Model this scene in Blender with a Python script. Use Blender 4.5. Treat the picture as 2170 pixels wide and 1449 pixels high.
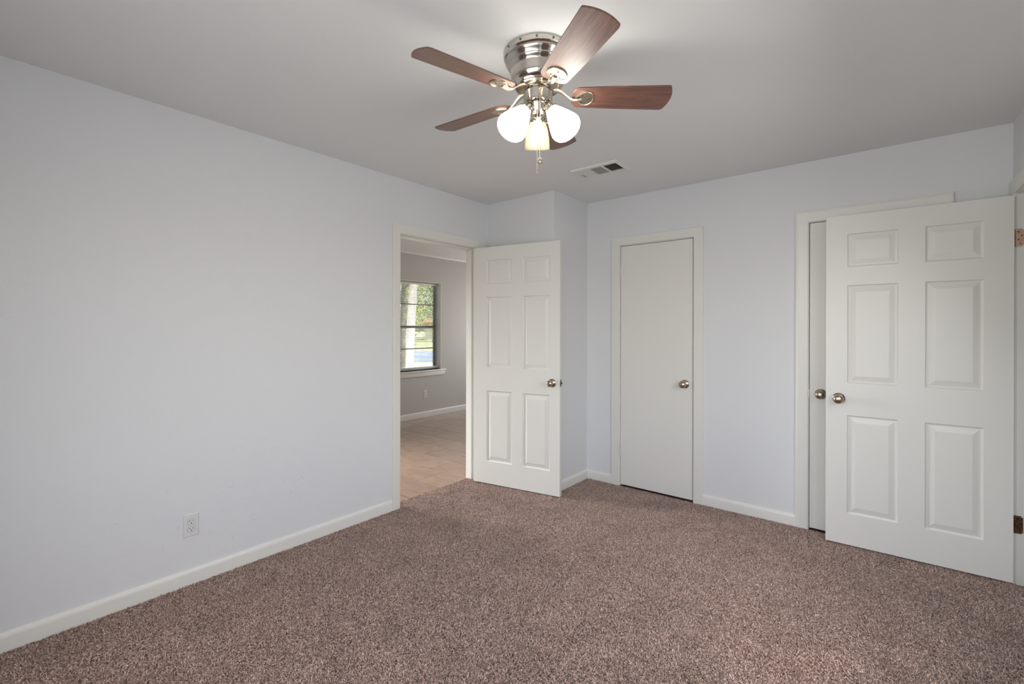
import bpy, bmesh, math, random
import numpy as np
from mathutils import Vector, Matrix, Euler

for o in list(bpy.data.objects):
    bpy.data.objects.remove(o, do_unlink=True)
sc = bpy.context.scene
COL = sc.collection
PI = math.pi

# ------------------------------------------------------------------ camera
YAW = 0.68369
FPX = 986.6
cam_data = bpy.data.cameras.new('camera')
cam_data.sensor_fit = 'HORIZONTAL'
cam_data.sensor_width = 36.0
cam_data.lens = 36.0 * FPX / 2170.0
cam_data.shift_y = -(724.5 - 697.38) / 2170.0
cam_data.clip_start = 0.05
cam_data.clip_end = 500
cam = bpy.data.objects.new('camera', cam_data)
COL.objects.link(cam)
fw = Vector((-math.sin(YAW), math.cos(YAW), 0)); rt = Vector((math.cos(YAW), math.sin(YAW), 0)); up = Vector((0, 0, 1))
pt_, rl_ = -0.00154, 0.00159
fw, up = fw * math.cos(pt_) + up * math.sin(pt_), up * math.cos(pt_) - fw * math.sin(pt_)
rt, up = rt * math.cos(rl_) + up * math.sin(rl_), up * math.cos(rl_) - rt * math.sin(rl_)
R3 = Matrix((rt, up, -fw)).transposed()
cam.matrix_world = Matrix.Translation((2.8198, -3.6410, 1.3303)) @ R3.to_4x4()
sc.camera = cam

# ------------------------------------------------------------------ view
sc.view_settings.view_transform = 'Standard'
sc.view_settings.look = 'None'
sc.view_settings.gamma = 1.0
sc.view_settings.exposure = 0.0
sc.view_settings.use_curve_mapping = False
sc.cycles.use_denoising = True
sc.cycles.max_bounces = 10
sc.cycles.diffuse_bounces = 6
sc.cycles.sample_clamp_indirect = 6.0

# ------------------------------------------------------------------ world: hazy bright sky
world = bpy.data.worlds.new('sky')
sc.world = world
world.use_nodes = True
wn, wl = world.node_tree.nodes, world.node_tree.links
wn.clear()
wo = wn.new('ShaderNodeOutputWorld'); wb = wn.new('ShaderNodeBackground'); sky = wn.new('ShaderNodeTexSky')
sky.sky_type = 'NISHITA'; sky.sun_disc = False; sky.sun_elevation = math.radians(52); sky.sun_rotation = math.radians(120)
sky.air_density = 1.0; sky.dust_density = 2.5
wb.inputs['Strength'].default_value = 0.5
wl.new(sky.outputs[0], wb.inputs[0]); wl.new(wb.outputs[0], wo.inputs[0])

def lamp(name, kind, loc, rot, energy, color, **kw):
    d = bpy.data.lights.new(name, kind); d.energy = energy; d.color = color
    for k, v in kw.items(): setattr(d, k, v)
    o = bpy.data.objects.new(name, d); COL.objects.link(o)
    o.location = loc; o.rotation_euler = rot
    return o
RX0 = 3.326
# sun from the house side, lighting the trees and the street
sd = Vector((-0.72, -0.25, -0.9)).normalized()
lamp('sun', 'SUN', (0, 0, 20), sd.to_track_quat('-Z', 'Y').to_euler(), 12.0, (1, 0.95, 0.86), angle=0.01)
# daylight arriving at the bedroom windows behind the camera
lamp('daylight_bedroom_window', 'AREA', (2.3, -4.34, 1.42), (math.radians(79), 0, 0), 32, (0.985, 0.99, 1.0), shape='RECTANGLE', size=1.9, size_y=1.35)
# daylight arriving at the second bedroom window, in the right wall beside the viewer
lamp('daylight_side_window', 'AREA', (RX0 + 0.16, -1.72, 1.40), (math.radians(58), 0, math.radians(90)), 21, (0.985, 0.99, 1.0), shape='RECTANGLE', size=1.25, size_y=1.3)
# next room's side window: daylight beam narrowed and aimed to brighten near tiles
lamp('daylight_next_room_window', 'AREA', (-2.86, -1.95, 1.4), (math.radians(56), 0, math.radians(-66)), 48, (1.0, 0.985, 0.96), shape='RECTANGLE', size=0.8, size_y=1.3)
lamp('added_next_room_end_light', 'AREA', (-1.55, 3.42, 1.4), (math.radians(-84), 0, 0), 34, (1.0, 0.985, 0.96), shape='RECTANGLE', size=1.3, size_y=1.3)  # added light at an invented, unseen end window, brightening the room beyond
for l_ in bpy.data.lights:
    if l_.type == 'AREA': l_.spread = math.radians(80 if l_.name == 'daylight_next_room_window' else 162)

# ------------------------------------------------------------------ helpers
def new_obj(name, me, mat=None, parent=None, loc=None, rot=None):
    if mat is not None and len(me.materials) == 0:
        for m_ in (mat if isinstance(mat, (list, tuple)) else [mat]): me.materials.append(m_)
    o = bpy.data.objects.new(name, me); COL.objects.link(o)
    if parent is not None: o.parent = parent
    if loc is not None: o.location = loc
    if rot is not None: o.rotation_euler = rot
    return o
def from_bm(name, bm, mat, parent=None, loc=None, rot=None, smooth=None, recalc=True):
    if recalc: bmesh.ops.recalc_face_normals(bm, faces=bm.faces)
    me = bpy.data.meshes.new(name); bm.to_mesh(me); bm.free()
    if smooth is not None:
        for p in me.polygons: p.use_smooth = True
        if smooth < 180: me.set_sharp_from_angle(angle=math.radians(smooth))
    return new_obj(name, me, mat, parent, loc, rot)
def box(bm, x0, x1, y0, y1, z0, z1, mi=0):
    vs = [bm.verts.new((x, y, z)) for z in (z0, z1) for y in (y0, y1) for x in (x0, x1)]
    for f in ((0, 2, 3, 1), (4, 5, 7, 6), (0, 1, 5, 4), (2, 6, 7, 3), (0, 4, 6, 2), (1, 3, 7, 5)):
        fc = bm.faces.new([vs[i] for i in f]); fc.material_index = mi
    return vs
def bevel(bm, w, seg=2):
    bmesh.ops.recalc_face_normals(bm, faces=bm.faces)
    es = [e for e in bm.edges if len(e.link_faces) == 2 and e.calc_face_angle(0) > 0.5]
    bmesh.ops.bevel(bm, geom=es, offset=w, segments=seg, profile=0.5, affect='EDGES', clamp_overlap=True)
def lathe(bm, prof, n=40, M=Matrix()):
    rings = []
    for r, z in prof:
        if r < 1e-6: rings.append([bm.verts.new(M @ Vector((0, 0, z)))])
        else: rings.append([bm.verts.new(M @ Vector((r * math.cos(2 * PI * k / n), r * math.sin(2 * PI * k / n), z))) for k in range(n)])
    for a, b in zip(rings, rings[1:]):
        for k in range(n):
            k2 = (k + 1) % n
            if len(a) == 1 and len(b) == 1: continue
            if len(a) == 1: bm.faces.new((a[0], b[k], b[k2]))
            elif len(b) == 1: bm.faces.new((a[k], a[k2], b[0]))
            else: bm.faces.new((a[k], a[k2], b[k2], b[k]))
def sweep(bm, path, prof, closed=True):
    """extrude a closed 2D profile [(a,b)] along frames [(origin, A, B)]"""
    rings = [[bm.verts.new(Vector(o) + Vector(A) * a + Vector(B) * b) for a, b in prof] for o, A, B in path]
    n = len(prof)
    for r0, r1 in zip(rings, rings[1:]):
        for k in range(n): bm.faces.new((r0[k], r0[(k + 1) % n], r1[(k + 1) % n], r1[k]))
    bm.faces.new(rings[0]); bm.faces.new(rings[-1][::-1])
def tube(bm, pts, rad, n=8):
    pts = [Vector(p) for p in pts]; rings = []
    for i, p in enumerate(pts):
        t = (pts[min(i + 1, len(pts) - 1)] - pts[max(i - 1, 0)]).normalized()
        a = t.orthogonal().normalized() if i == 0 else (a - t * a.dot(t)).normalized()
        b = t.cross(a); r = rad[i] if isinstance(rad, (list, tuple)) else rad
        rings.append([bm.verts.new(p + (a * math.cos(2 * PI * k / n) + b * math.sin(2 * PI * k / n)) * r) for k in range(n)])
    for r0, r1 in zip(rings, rings[1:]):
        for k in range(n): bm.faces.new((r0[k], r0[(k + 1) % n], r1[(k + 1) % n], r1[k]))
    bm.faces.new(rings[0]); bm.faces.new(rings[-1])
def empty(name, loc=(0, 0, 0), rz=0.0, parent=None):
    o = bpy.data.objects.new(name, None); COL.objects.link(o)
    o.location = loc; o.rotation_euler = (0, 0, rz); o.empty_display_size = 0.1
    if parent is not None: o.parent = parent
    return o
def tag(o, label=None, cat=None, group=None, kind=None):
    if label: o['label'] = label
    if cat: o['category'] = cat
    if group: o['group'] = group
    if kind: o['kind'] = kind
    return o

# ------------------------------------------------------------------ materials
def srgb(r, g, b):
    f = lambda c: (c / 255 / 12.92) if c / 255 <= 0.04045 else ((c / 255 + 0.055) / 1.055) ** 2.4
    return (f(r), f(g), f(b), 1)
def mat(name, color, rough=0.5, metal=0.0, spec=0.5, **kw):
    m = bpy.data.materials.new(name); m.use_nodes = True
    b = m.node_tree.nodes['Principled BSDF']
    b.inputs['Base Color'].default_value = color if len(color) == 4 else (*color, 1)
    b.inputs['Roughness'].default_value = rough; b.inputs['Metallic'].default_value = metal
    b.inputs['Specular IOR Level'].default_value = spec
    for k, v in kw.items(): b.inputs[k.replace('_', ' ')].default_value = v
    return m
def N(m, t, **kw):
    n = m.node_tree.nodes.new(t)
    for k, v in kw.items():
        if k in n.inputs: n.inputs[k].default_value = v
        else: setattr(n, k, v)
    return n
def L(m, a, b): m.node_tree.links.new(a, b)
def bump(m, height, strength, dist):
    bp = N(m, 'ShaderNodeBump'); bp.inputs['Strength'].default_value = strength; bp.inputs['Distance'].default_value = dist
    L(m, height, bp.inputs['Height']); L(m, bp.outputs[0], m.node_tree.nodes['Principled BSDF'].inputs['Normal'])
    return bp
def coords(m): return N(m, 'ShaderNodeTexCoord').outputs['Object']
def ramp(m, src, stops):
    r = N(m, 'ShaderNodeValToRGB'); e = r.color_ramp.elements
    while len(e) < len(stops): e.new(0.5)
    for el, (p, c) in zip(e, stops): el.position = p; el.color = c
    L(m, src, r.inputs[0]); return r

def wall_paint(name, color, knock=0.5):
    """eggshell paint over skim coat: faint roller stipple and patches of raised trowel ridges"""
    m = mat(name, color, 0.55, spec=0.35)
    c = coords(m)
    n1 = N(m, 'ShaderNodeTexNoise', Scale=28.0, Detail=6.0, Roughness=0.6); L(m, c, n1.inputs['Vector'])
    n2 = N(m, 'ShaderNodeTexNoise', Scale=1.3, Detail=2.0); L(m, c, n2.inputs['Vector'])
    rg = ramp(m, n1.outputs[0], [(0.60, (0, 0, 0, 1)), (0.68, (1, 1, 1, 1))])
    pm = ramp(m, n2.outputs[0], [(0.47, (0, 0, 0, 1)), (0.62, (1, 1, 1, 1))])
    mu = N(m, 'ShaderNodeMath', operation='MULTIPLY'); L(m, rg.outputs[0], mu.inputs[0]); L(m, pm.outputs[0], mu.inputs[1])
    n3 = N(m, 'ShaderNodeTexNoise', Scale=180.0, Detail=2.0); L(m, c, n3.inputs['Vector'])
    ad = N(m, 'ShaderNodeMath', operation='MULTIPLY_ADD'); ad.inputs[1].default_value = 0.12
    L(m, n3.outputs[0], ad.inputs[0]); L(m, mu.outputs[0], ad.inputs[2])
    bump(m, ad.outputs[0], knock, 0.003)
    return m
M_WALL = wall_paint('grey_wall_paint', (0.69, 0.698, 0.71, 1))
M_WALLB = wall_paint('smooth_grey_wall_paint', (0.69, 0.698, 0.71, 1), 0.12)
M_CEIL = wall_paint('ceiling_paint', (0.78, 0.785, 0.78, 1), 0.15)
M_TRIM = mat('white_trim_paint', (0.725, 0.715, 0.675, 1), 0.35, spec=0.5)
M_DOOR = mat('white_door_paint', (0.725, 0.715, 0.675, 1), 0.38, spec=0.5)
_n = N(M_DOOR, 'ShaderNodeTexNoise', Scale=60.0, Detail=3.0); L(M_DOOR, coords(M_DOOR), _n.inputs['Vector']); bump(M_DOOR, _n.outputs[0], 0.05, 0.001)
M_PLASTIC = mat('white_plastic', srgb(214, 214, 212), 0.3)
M_GAP = mat('shadow_gap', srgb(150, 150, 148), 0.8)
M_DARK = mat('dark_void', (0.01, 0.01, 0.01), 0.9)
M_CLOSET = mat('closet_interior', (0.12, 0.12, 0.12), 0.9)
M_NICKEL = mat('satin_nickel', srgb(184, 172, 158), 0.22, 1.0)
M_CHROME = mat('polished_nickel', srgb(206, 200, 190), 0.13, 1.0)
M_IRON = mat('pewter_blade_iron', srgb(200, 188, 168), 0.35, 1.0)
M_KNOB = mat('aged_nickel_knob', srgb(186, 172, 154), 0.26, 1.0)
M_BRASS = mat('brass', srgb(214, 170, 96), 0.25, 1.0)
M_STEEL = mat('latch_steel', srgb(120, 118, 114), 0.3, 1.0)

def wood():
    m = mat('walnut_blade', (0.1, 0.04, 0.02), 0.5, spec=0.7)
    m.node_tree.nodes['Principled BSDF'].inputs['Coat Weight'].default_value = 0.8
    m.node_tree.nodes['Principled BSDF'].inputs['Coat Roughness'].default_value = 0.42
    mp = N(m, 'ShaderNodeMapping'); mp.inputs['Scale'].default_value = (3, 40, 40); L(m, coords(m), mp.inputs['Vector'])
    n = N(m, 'ShaderNodeTexNoise', Scale=2.2, Detail=8.0, Distortion=0.8, Roughness=0.62); L(m, mp.outputs[0], n.inputs['Vector'])
    r = ramp(m, n.outputs[0], [(0.3, srgb(66, 44, 37)), (0.5, srgb(106, 67, 52)), (0.7, srgb(134, 90, 70))])
    L(m, r.outputs[0], m.node_tree.nodes['Principled BSDF'].inputs['Base Color'])
    bump(m, n.outputs[0], 0.08, 0.001)
    return m
M_WOOD = wood()

def shade_glass(lit):
    m = bpy.data.materials.new('frosted_glass_lit' if lit else 'alabaster_glass_unlit'); m.use_nodes = True
    b = m.node_tree.nodes['Principled BSDF']
    b.inputs['Base Color'].default_value = srgb(250, 243, 226); b.inputs['Roughness'].default_value = 0.3
    if lit:
        b.inputs['Emission Color'].default_value = (1, 0.96, 0.885, 1); b.inputs['Emission Strength'].default_value = 16.0
    else:
        c = coords(m)
        n = N(m, 'ShaderNodeTexNoise', Scale=9.0, Detail=4.0, Distortion=2.0); L(m, c, n.inputs['Vector'])
        r = ramp(m, n.outputs[0], [(0.35, srgb(170, 152, 122)), (0.65, srgb(190, 176, 148))]); L(m, r.outputs[0], b.inputs['Base Color'])
        tr = N(m, 'ShaderNodeBsdfTranslucent'); L(m, r.outputs[0], tr.inputs[0])
        mx = N(m, 'ShaderNodeMixShader'); mx.inputs[0].default_value = 0.12
        L(m, b.outputs[0], mx.inputs[1]); L(m, tr.outputs[0], mx.inputs[2])
        L(m, mx.outputs[0], m.node_tree.nodes['Material Output'].inputs['Surface'])
    return m
M_LIT, M_UNLIT = shade_glass(True), shade_glass(False)

def carpet(pile):
    m = mat('carpet_pile' if pile else 'carpet_backing', (0.2, 0.15, 0.12), 0.95, spec=0.1)
    b = m.node_tree.nodes['Principled BSDF']
    c = coords(m)
    n2 = N(m, 'ShaderNodeTexNoise', Scale=5.0, Detail=5.0, Roughness=0.65, Distortion=0.6); L(m, c, n2.inputs['Vector'])
    if pile:
        src = N(m, 'ShaderNodeNewGeometry').outputs['Random Per Island']
        stops = [(0.0, srgb(108, 83, 74)), (0.35, srgb(161, 134, 121)), (0.7, srgb(196, 170, 157)), (1.0, srgb(230, 208, 196))]
        b.inputs['Sheen Weight'].default_value = 0.45
    else:
        n1 = N(m, 'ShaderNodeTexNoise', Scale=260.0, Detail=3.0); L(m, c, n1.inputs['Vector']); src = n1.outputs[0]
        stops = [(0.35, srgb(52, 36, 30)), (0.5, srgb(84, 64, 56)), (0.65, srgb(116, 92, 82))]
        bump(m, src, 0.8, 0.004)
    r1 = ramp(m, src, stops)
    r2 = ramp(m, n2.outputs[0], [(0.3, (0.88, 0.85, 0.84, 1)), (0.7, (1.1, 1.11, 1.12, 1))])
    mx = N(m, 'ShaderNodeMix', data_type='RGBA', blend_type='MULTIPLY'); mx.inputs[0].default_value = 1.0
    L(m, r1.outputs[0], mx.inputs[6]); L(m, r2.outputs[0], mx.inputs[7]); L(m, mx.outputs[2], b.inputs['Base Color'])
    return m
M_CARPET, M_PILE = carpet(False), carpet(True)

def tile_mat():
    m = mat('taupe_floor_tile', (0.3, 0.25, 0.2), 0.24, spec=0.8, Coat_Weight=0.6, Coat_Roughness=0.28)
    b = m.node_tree.nodes['Principled BSDF']; c = coords(m)
    mp = N(m, 'ShaderNodeMapping'); mp.inputs['Scale'].default_value = (1.5, 3, 1); L(m, c, mp.inputs['Vector'])
    n = N(m, 'ShaderNodeTexNoise', Scale=3.0, Detail=6.0, Distortion=1.2, Roughness=0.6); L(m, mp.outputs[0], n.inputs['Vector'])
    rnd = N(m, 'ShaderNodeNewGeometry').outputs['Random Per Island']
    ad = N(m, 'ShaderNodeMath', operation='MULTIPLY_ADD'); ad.inputs[1].default_value = 0.15; L(m, rnd, ad.inputs[0]); L(m, n.outputs[0], ad.inputs[2])
    r = ramp(m, ad.outputs[0], [(0.35, srgb(140, 114, 96)), (0.6, srgb(156, 130, 111)), (0.85, srgb(168, 144, 126))])
    L(m, r.outputs[0], b.inputs['Base Color'])
    return m
M_TILE = tile_mat()
M_GROUT = mat('brown_grout', srgb(72, 60, 54), 0.9)

def panel_paint():
    """painted sheet panelling with narrow vertical grooves (object y)"""
    m = wall_paint('panelled_wall_paint', srgb(190, 187, 183), 0.05)
    b = m.node_tree.nodes['Principled BSDF']
    sx = N(m, 'ShaderNodeSeparateXYZ'); L(m, coords(m), sx.inputs[0])
    w = N(m, 'ShaderNodeMath', operation='PINGPONG'); w.inputs[1].default_value = 0.105; L(m, sx.outputs['Y'], w.inputs[0])
    r = ramp(m, w.outputs[0], [(0.0, (0, 0, 0, 1)), (0.004, (1, 1, 1, 1))])
    bump(m, r.outputs[0], 0.35, 0.002)
    return m
M_PANEL = panel_paint()

# ------------------------------------------------------------------ room shell
H = 2.44
T = 0.115
RX = 3.326          # right wall
BX, BY = 0.718, -0.528   # boxed-out corner
RY = -4.15          # wall behind the camera
DO0, DO1, DH = -1.512, -0.662, 2.05      # rough opening of the entry door, left wall
def structure(name, bm, m, label, cat, **k): return tag(from_bm(name, bm, m, **k), label, cat, kind='structure')

def wall_x(name, x0, x1, ya, yb, holes, m, label):
    """wall slab between x0..x1 running in y with rectangular holes (y0,y1,z0,z1)"""
    bm = bmesh.new(); cur = ya
    for (h0, h1, z0, z1) in sorted(holes):
        box(bm, x0, x1, cur, h0, 0, H)
        if z0 > 0: box(bm, x0, x1, h0, h1, 0, z0)
        if z1 < H: box(bm, x0, x1, h0, h1, z1, H)
        cur = h1
    box(bm, x0, x1, cur, yb, 0, H)
    return structure(name, bm, m, label, 'wall')
def wall_y(name, y0, y1, xa, xb, holes, m, label):
    bm = bmesh.new(); cur = xa
    for (h0, h1, z0, z1) in sorted(holes):
        box(bm, cur, h0, y0, y1, 0, H)
        if z0 > 0: box(bm, h0, h1, y0, y1, 0, z0)
        if z1 < H: box(bm, h0, h1, y0, y1, z1, H)
        cur = h1
    box(bm, cur, xb, y0, y1, 0, H)
    return structure(name, bm, m, label, 'wall')

# left wall: grey towards the bedroom; its far side faces the next room
wall_x('wall_left', -T, 0, RY - T, BY + 0.0, [(DO0, DO1, 0, DH)], M_WALL, 'long pale grey wall on the left with the open doorway')
bm = bmesh.new(); box(bm, -T, BX, BY, 0.0, 0, H)
structure('wall_corner', bm, M_WALLB, 'boxed-out corner of grey wall behind the open panelled door', 'wall')
C1 = (1.02, 1.662, 0, 2.045); C2 = (2.378, 3.037, 0, 2.05)
wall_y('wall_back', 0, T, -T, RX + T, [C1, C2], M_WALLB, 'pale grey back wall holding the two closet doors')
R1 = (-0.955, -0.085, 0, 2.05); R2 = (-2.35, -1.09, 0.75, 2.05)
wall_x('wall_right', RX, RX + T, RY - T, 0, [R1, R2], M_WALLB, 'grey right wall beside the wide open panelled door')
WR = (1.35, 3.24, 0.75, 2.08)
wall_y('wall_rear', RY - T, RY, 0, RX, [WR], M_WALL, 'grey wall behind the viewer with the bedroom window')
# ceilings and floors
bm = bmesh.new(); box(bm, -0.06, RX + T, RY - T, T, H, H + 0.12)
structure('ceiling', bm, M_CEIL, 'flat off-white bedroom ceiling carrying the fan', 'ceiling')
bm = bmesh.new(); box(bm, -0.091, RX + T, RY - T, T, -0.02, 0.0)
fl = structure('floor', bm, M_CARPET, 'brown carpeted bedroom floor', 'floor')
# next room
NX, NY0, NY1 = -2.62, -2.5, 3.2
bm = bmesh.new(); box(bm, NX - 0.25, -0.06, NY0 - T, NY1 + T, H, H + 0.12)
structure('ceiling_beyond', bm, M_CEIL, 'ceiling of the tiled room seen through the doorway', 'ceiling')
WF = (0.36, 1.283, 0.70, 2.03)
wall_x('wall_beyond', NX - 0.16, NX, NY0 - T, NY1 + T, [WF, (-2.36, -1.54, 0.75, 2.05)], M_PANEL, 'painted panelled wall with the blind-covered window beyond the doorway')
wall_y('wall_beyond_end', NY1, NY1 + T, NX, -T, [(-2.25, -0.85, 0.75, 2.05)], M_PANEL, 'end wall of the tiled room')
wall_y('wall_beyond_near', NY0 - T, NY0, NX, -T, [], M_PANEL, 'near wall of the tiled room')
wall_x('wall_beyond_inner', -T, -T + 0.05, T, NY1, [], M_PANEL, 'inner wall of the tiled room')
# closets and hall behind the doors
for nm, x0, x1, lb in (('wall_closet', 0.0, 1.95, 'back of the narrow closet'), ('wall_closet_wide', 1.97, RX + T, 'back of the wide closet')):
    bm = bmesh.new()
    box(bm, x0, x1, 0.72, 0.76, 0, H); box(bm, x0, x0 + 0.02, T, 0.72, 0, H); box(bm, x1 - 0.02, x1, T, 0.72, 0, H)
    box(bm, x0, x1, T, 0.76, H, H + 0.05); box(bm, x0, x1, T, 0.76, -0.05, 0)
    structure(nm, bm, M_CLOSET, lb, 'wall')
bm = bmesh.new()
box(bm, 4.5, 4.56, -1.6, 0.3, 0, H); box(bm, RX + T, 4.5, 0.24, 0.3, 0, H); box(bm, RX + T, 4.5, -1.6, -1.54, 0, H)
box(bm, RX + T, 4.56, -1.6, 0.3, H, H + 0.06); box(bm, RX + T, 4.56, -1.6, 0.3, -0.06, 0)
structure('wall_hall', bm, M_WALL, 'small hall space behind the right doorway', 'wall')

# tiled floor: individually cut tiles in one mesh over grout
bm = bmesh.new()
row = 0; y = -0.403 - 0.3065 * 7
joint = {0: 0.02, 1: 0.21}
while y < NY1:
    k = round((y + 0.403) / 0.3065)
    off = -0.582 if k == -1 else (-0.393 if k % 2 == 0 else -0.09)
    if k == 0: off = -1.013
    x = off - 0.607 * 8
    while x < -0.093:
        a, b_, c_, d_ = max(x + 0.0025, NX), min(x + 0.6045, -0.093), max(y + 0.0025, NY0), min(y + 0.304, NY1)
        if b_ - a > 0.01 and d_ - c_ > 0.01: box(bm, a, b_, c_, d_, -0.012, 0.0)
        x += 0.607
    y += 0.3065
for f in bm.faces: f.material_index = 0
n_ = len(bm.faces)
box(bm, NX, -0.092, NY0, NY1, -0.03, -0.0025, 1)
structure('floor_beyond', bm, [M_TILE, M_GROUT], 'glossy taupe rectangular floor tiles beyond the doorway', 'floor')

# ------------------------------------------------------------------ baseboards
BPROF = [(0, 0.0), (0.014, 0.0), (0.014, 0.058), (0.0125, 0.068), (0.009, 0.076), (0.004, 0.081), (0, 0.082)]
def baseboard(name, p0, p1, nrm, label, parent=None):
    bm = bmesh.new(); nv = Vector((*nrm, 0))
    sweep(bm, [((*p0, 0), nv, Vector((0, 0, 1))), ((*p1, 0), nv, Vector((0, 0, 1)))], BPROF)
    return structure(name, bm, M_TRIM, label, 'baseboard', smooth=50)
baseboard('baseboard_left', (0, RY), (0, -1.567), (1, 0), 'white baseboard along the left wall')
baseboard('baseboard_corner_front', (0.014, BY), (BX + 0.014, BY), (0, -1), 'white baseboard on the front of the boxed-out corner')
baseboard('baseboard_corner_side', (BX, BY - 0.014), (BX, 0), (1, 0), 'short white baseboard on the side of the boxed-out corner')
baseboard('baseboard_back_left', (BX, 0), (0.966, 0), (0, -1), 'short white baseboard left of the narrow closet door')
baseboard('baseboard_back', (1.715, 0), (2.331, 0), (0, -1), 'white baseboard between the two closet doors')
baseboard('baseboard_back_right', (3.086, 0), (RX, 0), (0, -1), 'short white baseboard in the right corner')
baseboard('baseboard_right', (RX, RY), (RX, -1.015), (-1, 0), 'white baseboard along the right wall')
baseboard('baseboard_rear', (0, RY), (RX, RY), (0, 1), 'white baseboard under the bedroom window')
baseboard('baseboard_beyond', (NX, NY0), (NX, NY1), (1, 0), 'white baseboard of the tiled room')
bm = bmesh.new()
sweep(bm, [((NX, NY0, H), Vector((1, 0, 0)), Vector((0, 0, -1))), ((NX, NY1, H), Vector((1, 0, 0)), Vector((0, 0, -1)))],
      [(0, 0), (0.016, 0), (0.015, 0.006), (0.010, 0.010), (0.006, 0.021), (0, 0.024)])
structure('trim_crown_beyond', bm, M_TRIM, 'small white crown trim of the tiled room', 'trim', smooth=40)

# ------------------------------------------------------------------ door casings and jambs
CPROF = [(0, 0), (0, 0.010), (0.006, 0.0125), (0.03, 0.0125), (0.052, 0.016), (0.066, 0.018), (0.070, 0.0165), (0.070, 0)]   # (from opening outward, off the wall)
FLATC = [(0, 0), (0, 0.013), (0.002, 0.015), (0.068, 0.015), (0.070, 0.013), (0.070, 0)]
def casing(bm, axis, wallpos, nrm, a0, a1, top, prof, wl=None, wr=None):
    """mitred U of casing around the clear opening a0..a1, top; axis 'x' or 'y' is the horizontal direction of the wall"""
    ex = Vector((1, 0, 0)) if axis == 'x' else Vector((0, 1, 0)); ez = Vector((0, 0, 1)); nv = Vector((*nrm, 0))
    base = nv * 0 + (Vector((0, wallpos, 0)) if axis == 'x' else Vector((wallpos, 0, 0)))
    w = 0.070
    sl = (wl or w) / w; sr = (wr or w) / w
    fr = [(base + ex * a0, -ex * sl, nv), (base + ex * a0 + ez * top, -ex * sl + ez, nv), (base + ex * a1 + ez * top, ex * sr + ez, nv), (base + ex * a1, ex * sr, nv)]
    sweep(bm, fr, prof)
def jamb(bm, axis, p0, p1, a0, a1, top, t, stop_side, sd=0.045):
    """lining boards of thickness t just outside the clear opening plus a door stop; p0..p1 = wall depth"""
    def bx(u0, u1, v0, v1, z0, z1):
        if axis == 'x': box(bm, u0, u1, v0, v1, z0, z1)
        else: box(bm, v0, v1, u0, u1, z0, z1)
    bx(a0 - t, a0, p0, p1, 0, top + t); bx(a1, a1 + t, p0, p1, 0, top + t); bx(a0, a1, p0, p1, top, top + t)
    s0, s1 = stop_side
    bx(a0, a0 + 0.011, s0, s1, 0, top); bx(a1 - 0.011, a1, s0, s1, 0, top); bx(a0 + 0.011, a1 - 0.011, s0, s1, top - 0.011, top)
def door_trim(name, axis, wallpos, nrm, a0, a1, top, prof, depth, stop, label, wl=None, wr=None, back=None):
    r = empty(name); tag(r, label, 'door frame', kind='structure')
    bm = bmesh.new(); casing(bm, axis, wallpos, nrm, a0 - 0.005, a1 + 0.005, top + 0.005, prof, wl, wr)
    from_bm('casing', bm, M_TRIM, r, smooth=30)
    if back is not None:
        bm = bmesh.new(); casing(bm, axis, back, (-nrm[0], -nrm[1]), a0 - 0.005, a1 + 0.005, top + 0.005, prof)
        from_bm('casing', bm, M_TRIM, r, smooth=30)
    bm = bmesh.new(); jamb(bm, axis, depth[0], depth[1], a0, a1, top, 0.018, stop)
    from_bm('jamb', bm, M_TRIM, r)
    return r
f1 = door_trim('trim_1', 'y', 0.0, (1, 0), -1.492, -0.680, 2.029, CPROF, (-T, 0.0), (-0.085, -0.045), 'white casing and jamb of the entry doorway on the left wall', wr=0.105, back=-T)
f2 = door_trim('trim_2', 'x', 0.0, (0, -1), 1.038, 1.644, 2.028, FLATC, (0, T), (0.037, 0.06), 'flat white casing around the narrow closet door')
f3 = door_trim('trim_3', 'x', 0.0, (0, -1), 2.396, 3.019, 2.034, CPROF, (0, T), (0.037, 0.06), 'moulded white casing around the closet door hidden behind the open one')
f4 = door_trim('trim_4', 'y', RX, (-1, 0), -0.937, -0.103, 2.034, CPROF, (RX, RX + T), (RX + 0.045, RX + 0.085), 'white casing and jamb of the right doorway')

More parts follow.
